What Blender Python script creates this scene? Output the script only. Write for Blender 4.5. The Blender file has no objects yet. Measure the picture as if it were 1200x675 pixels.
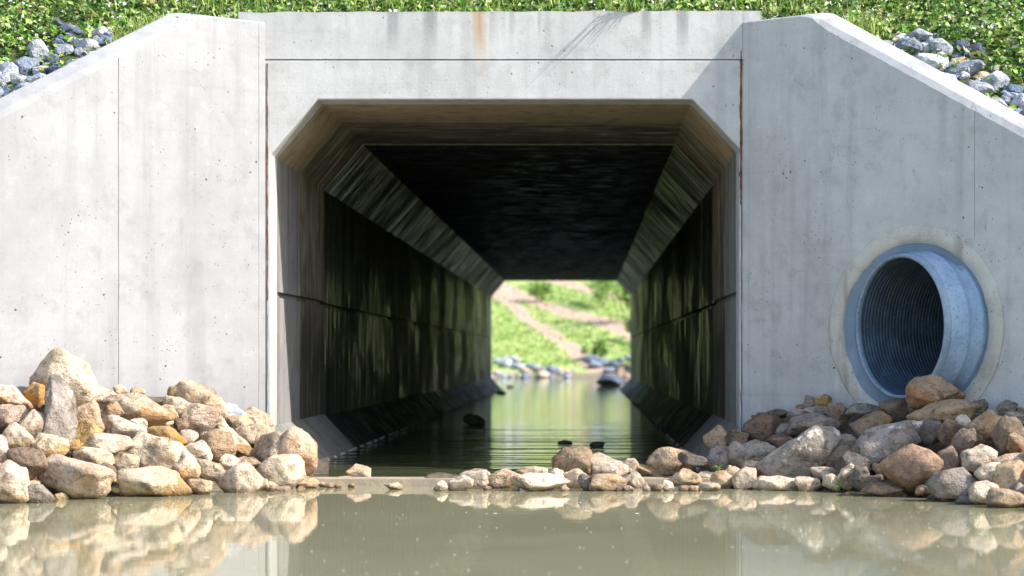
import bpy, bmesh, math, random
import numpy as np
from mathutils import Vector, Matrix, noise
random.seed(7); rng = np.random.default_rng(7)
S = bpy.context.scene
C = S.collection
F, CD, CH, VX, VY = 2250.0, 15.0, 0.913, 685.0, 418.0   # focal in px, camera distance and height, horizon point

def P(px, py, d):
    "point seen at px,py at distance d from the camera plane"
    return Vector(((px-VX)/F*d, d-CD, CH+(VY-py)/F*d))
def proj(p):
    d = p[1]+CD
    return VX+p[0]*F/d, VY-(p[2]-CH)*F/d

# ------------------------------------------------------------------ helpers
def mesh_obj(name, verts, faces, mats, parent=None, smooth=False, fm=None):
    me = bpy.data.meshes.new(name)
    me.from_pydata([tuple(v) for v in verts], [], faces)
    for m in (mats if isinstance(mats, (list, tuple)) else [mats]): me.materials.append(m)
    if fm is not None: me.polygons.foreach_set('material_index', fm)
    if smooth: me.polygons.foreach_set('use_smooth', [True]*len(me.polygons))
    me.update()
    o = bpy.data.objects.new(name, me); C.objects.link(o)
    if parent: o.parent = parent
    return o
def bm_obj(name, bm, mats, parent=None, smooth=False):
    me = bpy.data.meshes.new(name); bm.to_mesh(me); bm.free()
    for m in (mats if isinstance(mats, (list, tuple)) else [mats]): me.materials.append(m)
    if smooth: me.polygons.foreach_set('use_smooth', [True]*len(me.polygons))
    o = bpy.data.objects.new(name, me); C.objects.link(o)
    if parent: o.parent = parent
    return o
def empty(name, loc=(0, 0, 0)):
    o = bpy.data.objects.new(name, None); C.objects.link(o); o.location = loc; return o
def tag(o, label=None, cat=None, group=None, kind=None):
    if label: o['label'] = label
    if cat: o['category'] = cat
    if group: o['group'] = group
    if kind: o['kind'] = kind
    return o
def prism(bm, foot, z0, z1s, mi=0):
    "foot: list of xy, z1s: top z per corner"
    n = len(foot)
    b = [bm.verts.new((x, y, z0)) for x, y in foot]; t = [bm.verts.new((foot[i][0], foot[i][1], z1s[i])) for i in range(n)]
    fs = [bm.faces.new(b[::-1]), bm.faces.new(t)]
    for i in range(n): fs.append(bm.faces.new((b[i], b[(i+1) % n], t[(i+1) % n], t[i])))
    for f in fs: f.material_index = mi
    return fs
def bevel(bm, w, seg=2, ang=30):
    es = [e for e in bm.edges if len(e.link_faces) == 2 and e.calc_face_angle(0) > math.radians(ang)]
    bmesh.ops.bevel(bm, geom=es, offset=w, segments=seg, affect='EDGES', profile=.6)

# ------------------------------------------------------------------ materials
class N:
    def __init__(s, name):
        s.m = bpy.data.materials.new(name); s.m.use_nodes = True
        s.t = s.m.node_tree; s.b = s.t.nodes['Principled BSDF']
        s.co = s.t.nodes.new('ShaderNodeTexCoord').outputs['Object']
        s.pos = s.t.nodes.new('ShaderNodeNewGeometry').outputs['Position']
    def new(s, ty): return s.t.nodes.new(ty)
    def set(s, sock, v):
        if isinstance(v, bpy.types.NodeSocket): s.t.links.new(v, sock)
        elif hasattr(sock.default_value, '__len__') and not hasattr(v, '__len__'): sock.default_value = [v]*len(sock.default_value)
        else: sock.default_value = (tuple(v)+(1,))[:len(sock.default_value)] if hasattr(v, '__len__') else v
    def map(s, vec, sc=(1, 1, 1), loc=(0, 0, 0), rot=(0, 0, 0)):
        n = s.new('ShaderNodeMapping'); s.set(n.inputs[0], vec); n.inputs[1].default_value = loc; n.inputs[2].default_value = rot; n.inputs[3].default_value = sc
        return n.outputs[0]
    def noise(s, vec, sc=1, det=4, rough=.55, dist=0):
        n = s.new('ShaderNodeTexNoise'); s.set(n.inputs['Vector'], vec); n.inputs['Scale'].default_value = sc
        n.inputs['Detail'].default_value = det; n.inputs['Roughness'].default_value = rough; n.inputs['Distortion'].default_value = dist
        return n.outputs['Fac']
    def voro(s, vec, sc, out='Distance', feat='F1', rnd=1):
        n = s.new('ShaderNodeTexVoronoi'); n.feature = feat; s.set(n.inputs['Vector'], vec); n.inputs['Scale'].default_value = sc
        n.inputs['Randomness'].default_value = rnd
        return n.outputs[out]
    def ramp(s, f, a, b, lo=0., hi=1.):
        n = s.new('ShaderNodeMapRange'); n.interpolation_type = 'SMOOTHSTEP'; s.set(n.inputs[0], f)
        for i, v in zip((1, 2, 3, 4), (a, b, lo, hi)): n.inputs[i].default_value = v
        return n.outputs[0]
    def mix(s, f, a, b, mode='MIX'):
        n = s.new('ShaderNodeMix'); n.data_type = 'RGBA'; n.blend_type = mode
        s.set(n.inputs[0], f); s.set(n.inputs[6], a); s.set(n.inputs[7], b); return n.outputs[2]
    def math(s, op, a, b=0., c=0.):
        n = s.new('ShaderNodeMath'); n.operation = op
        s.set(n.inputs[0], a); s.set(n.inputs[1], b); s.set(n.inputs[2], c); return n.outputs[0]
    def sep(s, v):
        n = s.new('ShaderNodeSeparateXYZ'); s.set(n.inputs[0], v); return n.outputs
    def bump(s, h, st=.3, d=.01, nrm=None):
        n = s.new('ShaderNodeBump'); n.inputs['Strength'].default_value = st; n.inputs['Distance'].default_value = d
        s.set(n.inputs['Height'], h)
        if nrm: s.set(n.inputs['Normal'], nrm)
        return n.outputs[0]
    def out(s, col, rough=.8, nrm=None, spec=.3):
        s.set(s.b.inputs['Base Color'], col); s.set(s.b.inputs['Roughness'], rough)
        s.b.inputs['Specular IOR Level'].default_value = spec
        if nrm: s.set(s.b.inputs['Normal'], nrm)
        return s.m

def concrete(name, base, dark, pits=1., streak=.5, rust=False, stain_lo=None):
    n = N(name); co = n.co
    big = n.noise(co, 1.1, 6, .6, .3); med = n.noise(co, 5.5, 6, .65); fine = n.noise(co, 60, 3, .6)
    st = n.noise(n.map(co, (6, 6, .35)), 1, 5, .6); hor = n.noise(n.map(co, (.35, .35, 14)), 1, 4, .6)
    c = n.mix(n.ramp(big, .35, .7), base, [x*.82 for x in base])
    c = n.mix(n.math('MULTIPLY', n.ramp(st, .47, .72), streak), c, dark)
    c = n.mix(n.math('MULTIPLY', n.ramp(hor, .55, .75), .22), c, dark)
    c = n.mix(n.math('MULTIPLY', n.ramp(med, .5, .7), .38), c, [dark[0]*.9, dark[1]*.88, dark[2]*.84])
    c = n.mix(n.math('MULTIPLY', n.ramp(med, .46, .28), .35), c, [min(1, x*1.22) for x in base])
    c = n.mix(n.math('MULTIPLY', n.ramp(fine, .5, .75), .25), c, dark)
    # blow holes: two sizes of small pits, gathered in patches
    v = n.voro(co, 9, rnd=1); v2 = n.voro(co, 26)
    msk = n.ramp(n.noise(co, 2.3, 3), .45, .6)
    pit = n.math('MULTIPLY', n.ramp(n.math('ADD', v, n.math('MULTIPLY', fine, .12)), .155, .11), msk)
    pit2 = n.math('MULTIPLY', n.ramp(v2, .16, .10), n.ramp(n.noise(co, 3.7, 3), .48, .62))
    pa = n.math('MAXIMUM', pit, n.math('MULTIPLY', pit2, .8))
    c = n.mix(n.math('MULTIPLY', pa, .75*pits), c, [.07, .065, .06])
    # hairline scratches
    sc = n.math('ABSOLUTE', n.math('SUBTRACT', n.noise(n.map(co, (1.3, 1.3, .8), rot=(.5, .3, .6)), 1.1, 3, .5), .5))
    c = n.mix(n.math('MULTIPLY', n.math('MULTIPLY', n.ramp(sc, .0035, .001), n.ramp(n.noise(co, 1.7, 2), .5, .62)), .12), c, dark)
    x, y, z = n.sep(co)
    if rust:
        off = n.math('MULTIPLY', n.math('SUBTRACT', n.noise(n.map(co, (4, 4, 2)), 2, 4), .5), .12)
        dx = n.math('ABSOLUTE', n.math('ADD', n.math('ADD', x, .82), off))
        rm = n.math('MULTIPLY', n.ramp(dx, .10, .0), n.ramp(z, 3.05, 3.6))
        rm = n.math('MULTIPLY', rm, n.ramp(n.noise(n.map(co, (22, 22, 1.2)), 1, 3), .3, .6))
        c = n.mix(n.math('MULTIPLY', rm, .75), c, [.46, .27, .12])
        g = n.math('MULTIPLY', n.ramp(n.noise(n.map(co, (7, 7, .3), loc=(3, 0, 0)), 1, 4), .5, .68), n.ramp(z, 3.2, 3.6))
        c = n.mix(n.math('MULTIPLY', g, .6), c, [.16, .16, .16])
    # silt line near the water
    c = n.mix(n.math('MULTIPLY', n.ramp(n.math('ADD', z, n.math('MULTIPLY', med, .3)), .75, .1), .45), c, [.2, .17, .12])
    h = n.math('ADD', n.math('MULTIPLY', fine, .25), n.math('MULTIPLY', med, .8))
    h = n.math('SUBTRACT', h, n.math('MULTIPLY', pa, 1.2))
    return n.out(c, .85, n.bump(h, .35, .012), .25)

def tunnel_mat(name, base, dark, algae, r0=.3, r1=.85, spec=.4, m1=(.7, 4.2, .7), m2=(1.1, 13, 1.1), clump=.2, board=0):
    n = N(name); co = n.co
    x, y, z = n.sep(co)
    st = n.noise(n.map(co, m1), 1, 6, .7, .5); st2 = n.noise(n.map(co, m2, loc=(5, 2, 1)), 1, 5, .65, .4)
    med = n.noise(co, 4, 6, .6); fine = n.noise(co, 45, 3)
    c = n.mix(n.ramp(st, .42, .6), dark, base)
    c = n.mix(n.math('MULTIPLY', n.ramp(st2, .54, .66), .7), c, [v*2.2 for v in base])
    c = n.mix(n.math('MULTIPLY', n.ramp(med, .5, .7), .5), c, dark)
    c = n.mix(n.math('MULTIPLY', n.ramp(n.noise(n.map(co, (.4, 3, .5), loc=(9, 9, 9)), 1, 4), .52, .64), algae), c, [.15, .18, .04])
    # damp belt below the old water mark
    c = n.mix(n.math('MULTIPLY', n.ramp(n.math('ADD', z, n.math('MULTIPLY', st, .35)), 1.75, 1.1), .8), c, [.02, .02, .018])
    cl = n.ramp(n.noise(n.map(co, (.6, .55, .9), loc=(2, 7, 3)), 1, 4, .6), .44, .60)
    r = n.ramp(n.math('MULTIPLY', n.ramp(st2, .45, .60), n.math('ADD', n.math('MULTIPLY', cl, clump*1.2), 1-clump*1.2)), 0, 1, r1, r0)
    c = n.mix(n.math('MULTIPLY', n.math('SUBTRACT', 1., cl), clump), c, dark)
    if board:
        fr = n.math('FRACT', n.math('MULTIPLY', y, board)); bl = n.math('MAXIMUM', n.ramp(fr, .07, .02), n.ramp(fr, .94, .98))
        tone = n.noise(n.map(n.math('FLOOR', n.math('MULTIPLY', y, board)), (7.3, 0, 0)), 1, 0)
        c = n.mix(n.math('MULTIPLY', n.ramp(tone, .35, .65), .45), c, dark); c = n.mix(n.math('MULTIPLY', bl, .7), c, [v*.5 for v in dark])
    h = n.math('ADD', n.math('MULTIPLY', st, 1.), n.math('ADD', n.math('MULTIPLY', st2, .5), n.math('MULTIPLY', fine, .12)))
    return n.out(c, r, n.bump(h, .6, .02), spec)

def rock_mat(name, base, second, stain, amt, lower=0., crust=0., dark=(.12, .09, .07)):
    n = N(name)
    oi = n.new('ShaderNodeObjectInfo').outputs['Random']
    cmb = n.new('ShaderNodeCombineXYZ')
    for i in range(3): n.set(cmb.inputs[i], n.math('MULTIPLY', oi, 37.+i*11))
    va = n.new('ShaderNodeVectorMath'); va.operation = 'ADD'; n.set(va.inputs[0], n.co); n.set(va.inputs[1], cmb.outputs[0]); co = va.outputs[0]
    big = n.noise(co, 3.2, 5, .6, .4); med = n.noise(co, 11, 6, .65); fine = n.noise(co, 70, 4, .6)
    bed = n.noise(n.map(co, (3, 3, 16), rot=(.4, .7, .2)), 1, 4, .6, .5)
    c = n.mix(n.ramp(big, .38, .66), base, second)
    c = n.mix(n.math('MULTIPLY', n.ramp(bed, .52, .7), .35), c, [v*.72 for v in second])
    ox, oy, oz = n.sep(n.co)
    sm = n.math('ADD', n.noise(co, 5, 4, .6, .6), n.math('MULTIPLY', oz, -lower))
    c = n.mix(n.math('MULTIPLY', n.ramp(sm, .6-amt*.2, .72-amt*.2), min(1, amt*1.6)), c, stain)
    c = n.mix(n.math('MULTIPLY', n.ramp(med, .53, .64), .7), c, dark)
    c = n.mix(n.math('MULTIPLY', n.ramp(med, .42, .28), .4), c, [min(.9, v*1.25+.03) for v in base])
    c = n.mix(n.math('MULTIPLY', n.ramp(n.noise(co, 26, 5, .7), .5, .62), .6), c, [v*.55 for v in second])
    c = n.mix(n.math('MULTIPLY', n.ramp(fine, .55, .75), .35), c, [v*.5 for v in second])
    cr = n.math('MULTIPLY', n.ramp(n.math('ABSOLUTE', n.math('SUBTRACT', n.noise(n.map(co, (1, 1, 1.8), rot=(.3, .5, 0)), 3.3, 4, .55), .5)), .012, .002), n.ramp(n.noise(co, 2, 2), .42, .6))
    c = n.mix(n.math('MULTIPLY', cr, .15), c, dark)
    if crust: c = n.mix(n.math('MULTIPLY', n.ramp(n.noise(co, 4.2, 6, .7, .3), .55, .60), crust), c, [.75, .68, .56])
    hs = n.new('ShaderNodeHueSaturation'); n.set(hs.inputs['Color'], c); n.set(hs.inputs['Value'], n.ramp(n.math('FRACT', n.math('MULTIPLY', oi, 7.31)), 0, 1, .82, 1.12))
    n.set(hs.inputs['Hue'], n.ramp(n.math('FRACT', n.math('MULTIPLY', oi, 13.7)), 0, 1, .492, .506)); c = hs.outputs[0]
    px, py, pz = n.sep(n.pos)
    wet = n.math('MULTIPLY', n.ramp(n.math('ADD', pz, n.math('MULTIPLY', med, .04)), .065, .03), 1.)
    c = n.mix(wet, c, n.mix(1., c, (.48, .44, .38), 'MULTIPLY'))
    h = n.math('ADD', n.math('MULTIPLY', med, 1.), n.math('ADD', n.math('MULTIPLY', fine, .25), n.math('SUBTRACT', n.math('MULTIPLY', bed, .5), n.math('MULTIPLY', cr, .15))))
    return n.out(c, n.ramp(wet, 0, 1, .82, .3), n.bump(h, 1., .04), .3)

def plain(name, base, second, sc=8, rough=.8, bst=.4, spec=.3, trans=0):
    n = N(name); f = n.noise(n.co, sc, 5, .6); g = n.noise(n.co, sc*7, 3)
    c = n.mix(n.ramp(f, .35, .65), base, second)
    c = n.mix(n.math('MULTIPLY', n.ramp(g, .5, .7), .4), c, [v*.6 for v in second])
    m = n.out(c, rough, n.bump(n.math('ADD', f, n.math('MULTIPLY', g, .3)), bst, .02), spec)
    return m

M_wing = concrete('wing_concrete', (.325, .325, .33), (.215, .215, .22), 1.3, .5)
M_wingR = concrete('wing_concrete_grey', (.54, .52, .50), (.31, .30, .285), 1.3, .45)
M_head = concrete('headwall_concrete', (.55, .54, .53), (.33, .325, .315), .8, .5, rust=True)
M_collar = concrete('mortar', (.57, .53, .47), (.25, .21, .16), 1.3, .7)
M_entry = concrete('entry_bounce_concrete', (.46, .36, .24), (.20, .15, .10), .6, .7)  # warm tan: bounce off sunlit rocks and water put into the colour
M_entryw = concrete('entry_wall_skylit_concrete', (.28, .275, .27), (.13, .12, .105), .6, .9)  # lighter than the deeper walls: skylight at the mouth put into the colour
M_second = tunnel_mat('second_section_falloff_concrete', (.36, .31, .245), (.15, .13, .105), .1, .5, .8, .3, (1.2, 3, 1.2), (2, 9, 1.4))  # middle tone, one step of the daylight falloff painted into the sections
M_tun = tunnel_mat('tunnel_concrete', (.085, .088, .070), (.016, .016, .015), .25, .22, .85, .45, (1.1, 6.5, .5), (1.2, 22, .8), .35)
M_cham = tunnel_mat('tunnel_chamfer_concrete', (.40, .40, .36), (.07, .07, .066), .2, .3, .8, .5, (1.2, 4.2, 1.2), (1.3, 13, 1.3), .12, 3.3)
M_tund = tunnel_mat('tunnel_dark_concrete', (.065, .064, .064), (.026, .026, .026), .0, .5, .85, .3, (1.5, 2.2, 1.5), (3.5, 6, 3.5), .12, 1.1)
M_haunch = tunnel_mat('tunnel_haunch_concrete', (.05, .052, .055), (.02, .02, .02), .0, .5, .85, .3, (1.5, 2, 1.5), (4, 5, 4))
M_lime = plain('lime_edge', (.42, .40, .34), (.25, .24, .2), 20)
M_filler = plain('joint_filler', (.22, .09, .03), (.08, .05, .035), 30, .9, .8)
M_gap = plain('dark_joint', (.05, .045, .04), (.03, .028, .025), 30, .95)

R = {
 'w': rock_mat('pale_rock', (.69, .565, .42), (.53, .40, .275), (.46, .29, .14), .38),
 'c': rock_mat('cream_rock', (.63, .475, .32), (.48, .335, .205), (.44, .25, .11), .38),
 'o': rock_mat('ochre_stained_rock', (.64, .51, .37), (.50, .38, .25), (.36, .175, .035), .5, 2.2),
 'y': rock_mat('ochre_rock', (.46, .32, .15), (.34, .21, .08), (.40, .20, .03), .6, .8),
 'p': rock_mat('pinkish_rock', (.60, .47, .35), (.46, .345, .245), (.40, .24, .14), .3),
 'g': rock_mat('grey_rock', (.36, .31, .255), (.24, .20, .16), (.32, .20, .12), .3),
 'b': rock_mat('brown_rock', (.28, .195, .135), (.17, .12, .085), (.30, .16, .08), .4, .3, 0, (.07, .05, .05)),
 't': rock_mat('tan_rock', (.47, .345, .21), (.33, .23, .14), (.40, .20, .07), .5, .5),
 'r': rock_mat('orange_rock', (.46, .31, .18), (.33, .22, .14), (.20, .12, .13), .35),
 's': rock_mat('crusted_rock', (.38, .33, .28), (.27, .23, .195), (.3, .2, .13), .3, 0, .95),
 'd': rock_mat('dark_rock', (.20, .17, .145), (.12, .10, .09), (.14, .09, .06), .3),
 'u': rock_mat('blue_grey_riprap', (.30, .34, .41), (.18, .22, .29), (.36, .30, .26), .1, 0, 0, (.08, .09, .12)),
 'v': rock_mat('light_grey_riprap', (.54, .55, .58), (.38, .40, .44), (.46, .36, .28), .15, 0, 0, (.2, .2, .22)),
 'k': rock_mat('slate_riprap', (.14, .18, .27), (.08, .10, .16), (.16, .14, .16), .1),
}

# ------------------------------------------------------------------ water, ground
def water_mat(name, base, ripple, rough=.03):
    n = N(name)
    f1 = n.noise(n.map(n.pos, (.9, 3.2, 1)), 1.6, 3, .5); f2 = n.noise(n.map(n.pos, (2, 9, 1)), 2.4, 2, .5)
    murk = n.noise(n.pos, .7, 4)
    c = n.mix(n.ramp(murk, .35, .65), base, [v*.86 for v in base])
    x, y, z = n.sep(n.pos)
    h = n.math('ADD', f1, n.math('MULTIPLY', f2, .35))
    h = n.math('MULTIPLY', h, ripple) if not callable(ripple) else ripple(n, x, y, h)
    m = n.out(c, rough, n.bump(h, 1., .02), .5)
    n.b.inputs['IOR'].default_value = 1.33
    return m
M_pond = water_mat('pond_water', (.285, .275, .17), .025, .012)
def rip(n, x, y, h):
    w = n.noise(n.map(n.pos, (.22, 1.5, 1)), 1.3, 3, .5, .3)
    k = n.math('MULTIPLY', n.ramp(y, 12, 5), n.ramp(y, -1.4, 0, .25, 1))
    return n.math('ADD', n.math('MULTIPLY', h, .12), n.math('MULTIPLY', w, n.math('ADD', n.math('MULTIPLY', k, 3.2), .05)))
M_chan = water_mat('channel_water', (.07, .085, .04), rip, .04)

def sheet(name, x0, x1, y0, y1, z, m, kind='structure'):
    return tag(mesh_obj(name, [(x0, y0, z), (x1, y0, z), (x1, y1, z), (x0, y1, z)], [(0, 1, 2, 3)], m), kind=kind)
M_mud = plain('mud', (.20, .16, .10), (.14, .11, .07), 3)
sheet('ground', -700, 700, -700, 900, -.55, M_mud)
sheet('pond', -9, 8, -32, -1.32, 0, M_pond)
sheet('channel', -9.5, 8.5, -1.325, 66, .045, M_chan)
SILL_Y = -1.5
bm = bmesh.new(); prism(bm, [(-3.4, SILL_Y), (2.2, SILL_Y), (2.2, -1.24), (-3.4, -1.24)], -.5, [.052]*4); bevel(bm, .012)
M_sill = plain('sill_concrete', (.42, .34, .24), (.32, .26, .19), 9)
tag(bm_obj('concrete_sill', bm, M_sill), 'low tan concrete sill edge crossing the mouth of the tunnel at water level', 'sill')

# ------------------------------------------------------------------ embankment
XL, XR = -2.487, 1.233        # where the wing walls meet the headwall
TH = .115*math.sqrt(2)
def H(x, y):
    if y > 17.75: y = 35.5-y
    if y >= 0: z = min(3.40+.62*y, 7.2)
    elif y > -.46: z = 3.40+.05*y
    else: z = 3.377+.786*(y+.46)
    z = max(z, .45)
    b = noise.noise(Vector((x*.9, y*.9, 3)))*.05 + noise.noise(Vector((x*3, y*3, 8)))*.02
    if y > -.6: b *= .4
    return z+b
def side_x(y, sgn):
    "x where the retained soil starts behind a wing wall"
    if y > 17.75: y = 35.5-y
    if y < -4.3: return (XR+TH+4.25) if sgn > 0 else (XL-TH-4.25)
    if sgn > 0: return XR+TH-y-.06
    return XL-TH+y+.06
def emb_mesh():
    V, Fc = [], []
    def grid(rows):
        k0 = len(V); nc = len(rows[0])
        for r in rows: V.extend(r)
        for i in range(len(rows)-1):
            for j in range(nc-1):
                a = k0+i*nc+j; Fc.append((a, a+1, a+nc+1, a+nc))
    for flip in (0, 1):
        ys = list(np.linspace(-31, -4.3, 30))+list(np.linspace(-4.15, .30, 46)); ds = [0, .08, .2, .4]+list(np.geomspace(.6, 160, 46))
        for sgn in (1, -1):
            rows = []
            for y in ys:
                row = []
                Y = y if not flip else 35.5-y
                xs = side_x(y, sgn)
                first = [(xs, Y, -.5)] if y < -4.2 else [(xs, Y, H(xs, y)-.25)]
                for d in ds:
                    x = xs+sgn*d
                    row.append((x, Y, H(x, y)))
                row = first+row
                if sgn*(1 if not flip else -1) < 0: row = row[::-1]
                rows.append(row)
            grid(rows)
        xs = sorted(list(np.linspace(-9, 8, 120))+[-s for s in np.geomspace(9.5, 162, 22)]+list(np.geomspace(8.5, 161, 22)))
        ys2 = list(np.linspace(.30, 7, 50))+[9, 12, 17.75]
        rows = [[(x, y if not flip else 35.5-y, H(x, y)-(.02 if flip and y > 17 else 0)) for x in xs] for y in ys2]
        if flip: rows = rows[::-1]
        grid(rows)
    return V, Fc
nm = N('embankment_soil')
f = nm.noise(nm.co, 2.2, 6, .6); g = nm.noise(nm.co, 26, 5, .7)
c = nm.mix(nm.ramp(f, .3, .55), (.05, .085, .02), (.075, .10, .03)); c = nm.mix(nm.math('MULTIPLY', nm.ramp(g, .5, .65), .7), c, (.035, .045, .015))
c = nm.mix(nm.math('MULTIPLY', nm.ramp(f, .58, .7), .5), c, (.2, .17, .10))
M_soil = nm.out(c, .9, nm.bump(g, .8, .04), .2)
V, Fc = emb_mesh()
tag(mesh_obj('embankment', V, Fc, M_soil, smooth=True), kind='structure')

# far bank beyond the tunnel
def HB(x, y):
    t = y-62.5
    z = -.3+.30*t if t < 3 else .60+.20*(t-3)
    return min(z, 9)+.18*noise.noise(Vector((x*.25, y*.25, 1)))+.05*noise.noise(Vector((x*1.3, y*1.3, 4)))
xs = np.linspace(-60, 60, 121); ys = list(np.linspace(61.5, 86, 70))+[95, 110, 140, 200]
V = [(x, y, HB(x, y)) for y in ys for x in xs]; nc = len(xs)
Fc = [(i*nc+j, i*nc+j+1, i*nc+nc+j+1, i*nc+nc+j) for i in range(len(ys)-1) for j in range(nc-1)]
nm = N('far_bank_grass'); x, y, z = nm.sep(nm.pos)
f = nm.noise(nm.pos, .8, 5, .6); g = nm.noise(nm.pos, 7, 4, .7)
c = nm.mix(nm.ramp(f, .35, .65), (.30, .39, .11), (.40, .46, .17)); c = nm.mix(nm.math('MULTIPLY', nm.ramp(g, .5, .7), .5), c, (.07, .12, .02))
wob = nm.math('MULTIPLY', nm.math('SUBTRACT', nm.noise(nm.pos, .45, 4), .5), 3.)
def strip(off, slope, wdt):
    l = nm.math('ADD', nm.math('ADD', y, nm.math('MULTIPLY', x, slope)), wob)
    return nm.ramp(nm.math('ABSOLUTE', nm.math('SUBTRACT', l, off)), wdt, wdt*.55)
msk = nm.math('MAXIMUM', strip(66.6, 3.7, 2.2), nm.math('MAXIMUM', strip(76.5, 1.9, 2.0), strip(84.5, 1.5, 1.)))
msk = nm.math('MULTIPLY', msk, nm.ramp(nm.noise(nm.pos, 1.6, 4), .3, .45))
c = nm.mix(msk, c, (.50, .34, .27))
c = nm.mix(nm.ramp(z, .32, .16), c, (.22, .19, .13))
M_far = nm.out(c, .9, nm.bump(g, .6, .08), .2)
tag(mesh_obj('far_bank', V, Fc, M_far, smooth=True), kind='structure')

# ------------------------------------------------------------------ box culvert
L = 35.5
ZT, ZC, ZF, CX = 2.92, 2.49, -.42, .365
X0, X1 = -2.447, 1.207
def inner(o=0., y=0.):
    "cross-section of the bore, grown by o"
    return [(X0-o, ZF-o), (X0+.36+.0, ZF-o), (X0+.36, -.02), (X0-o, .37), (X0-o, 1.385), (X0-o-.035, 1.385), (X0-o-.035, 1.425), (X0-o, 1.432), (X0-o, ZC), (X0+CX-o*.4, ZT+o),
            (X1-CX+o*.4, ZT+o), (X1+o, ZC+.05), (X1+o, 1.432), (X1+o+.035, 1.425), (X1+o+.035, 1.385), (X1+o, 1.385), (X1+o, .37), (X1-.36, -.02), (X1-.36, ZF-o), (X1+o, ZF-o)]
culvert = tag(empty('box_culvert', (-.62, 0, 0)), 'long concrete box tunnel with chamfered corners carrying the stream through the grassy embankment', 'tunnel')
def child(o):
    o.parent = culvert; o.matrix_parent_inverse = Matrix.Translation((.62, 0, 0)); return o
bounds = [.0, 1.5, 3.06, 4.8]+[4.8+(L-4.8)*i/17 for i in range(1, 18)]
for i in range(len(bounds)-1):
    y0, y1 = bounds[i]+.0015, bounds[i+1]-.0015
    jx, jz, bv = random.uniform(-.003, .003), random.uniform(-.003, .003), .012
    if i == 0: y0 = .302; jx = jz = 0
    if i == 1: jx, jz = 0, .004
    if i >= 2: jz -= .014
    def ring(y, o): return [(a+jx, y, b+jz) for a, b in inner(o)]
    OUT = [(X0-.25, ZF-.25), (X1+.25, ZF-.25), (X1+.25, ZT+.27), (X0-.25, ZT+.27)]
    rings = [ring(y0, bv if i else .0), ring(y0+bv, 0), ring(y1-bv, 0), ring(y1, bv)]
    V = [p for r in rings for p in r]; n = len(rings[0]); Fc, fm = [], []
    for k in range(3):
        for j in range(n):
            a, b = k*n+j, k*n+(j+1) % n
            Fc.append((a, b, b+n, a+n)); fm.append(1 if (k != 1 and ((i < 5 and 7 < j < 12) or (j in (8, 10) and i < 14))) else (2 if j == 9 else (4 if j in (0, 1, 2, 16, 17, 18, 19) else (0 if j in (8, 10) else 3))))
    base = len(V)
    for yy in (y0, y1): V += [(a, yy, b) for a, b in OUT]
    for j in range(4):
        a, b = base+j, base+(j+1) % 4; Fc.append((a, a+4, b+4, b)); fm.append(0)
    child(mesh_obj('tunnel_section', V, Fc, [M_entry if i < 1 else (M_second if i < 2 else M_cham), M_lime, M_entry if i < 1 else (M_second if i < 2 else M_tund), M_entryw if i < 1 else (M_second if i < 2 else M_tun), M_entryw if i < 2 else M_haunch], fm=fm))  # materials step darker inward, daylight falloff put into their colours

def headwall(yf, yb, lintel_z, name):
    bm = bmesh.new()
    op = [(X0, -.02+.39), (X0, ZC), (X0+CX, ZT), (X1-CX, ZT), (X1, ZC+.05), (X1, .37)]
    xa, xb = XL-TH+.02, XR+TH-.02
    quads = [[(xa, -.5), (X0, -.5), (X0, ZC), (xa, ZC)], [(X1, -.5), (xb, -.5), (xb, ZC+.05), (X1, ZC+.05)]]
    pts_b = [(xa, -.5), (xa, lintel_z), (xb, lintel_z), (xb, -.5), (X1, -.5), (X1, ZC+.05), (X1-CX, ZT), (X0+CX, ZT), (X0, ZC), (X0, -.5)]
    fr = [bm.verts.new((x, yf, z)) for x, z in pts_b]; bk = [bm.verts.new((x, yb, z)) for x, z in pts_b]
    bm.faces.new(fr); bm.faces.new(bk[::-1])
    n = len(fr)
    for i in range(n): bm.faces.new((fr[i], bk[i], bk[(i+1) % n], fr[(i+1) % n]))
    bmesh.ops.recalc_face_normals(bm, faces=bm.faces[:])
    bevel(bm, .012, 2)
    return bm_obj(name, bm, M_head)
child(headwall(-.02, .30, 3.229, 'headwall'))
child(headwall(L-.3, L+.02, 3.22, 'headwall'))  # far headwall, out of view, added to block light above the exit
for sg, xw, zt_ in ((1, X0, .37), (-1, X1, .37)):
    bm = bmesh.new(); pr = [(xw-sg*.01, zt_+.008), (xw-sg*.01, -.6), (xw+sg*.36, -.6), (xw+sg*.36, -.02)]
    a_ = [bm.verts.new((x, -.016, z)) for x, z in pr]; b_ = [bm.verts.new((x, .3015, z)) for x, z in pr]
    bm.faces.new(a_); bm.faces.new(b_[::-1])
    for i in range(4): bm.faces.new((a_[i], b_[i], b_[(i+1) % 4], a_[(i+1) % 4]))
    bmesh.ops.recalc_face_normals(bm, faces=bm.faces[:])
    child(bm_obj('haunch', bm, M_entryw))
for yf, yb in ((-.024, .30), (L-.3, L+.03)):
    bm = bmesh.new(); prism(bm, [(-2.70, yf), (1.375, yf), (1.375, yb), (-2.70, yb)], 3.2345, [3.600, 3.612, 3.612, 3.600])
    bevel(bm, .012, 2)
    if yf < 0:      # ragged top edge
        bmesh.ops.subdivide_edges(bm, edges=[e for e in bm.edges if abs(e.verts[0].co.x-e.verts[1].co.x) > 2], cuts=90, use_grid_fill=True)
        for v in bm.verts:
            if v.co.z > 3.55: v.co.z += .008*noise.noise(Vector((v.co.x*5, 0, 0)))+.004*noise.noise(Vector((v.co.x*21, 2, 0)))
    child(bm_obj('parapet', bm, M_head))
bm = bmesh.new(); prism(bm, [(-2.69, -.014), (1.36, -.014), (1.36, .29), (-2.69, .29)], 3.2293, [3.2343]*4)
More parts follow.
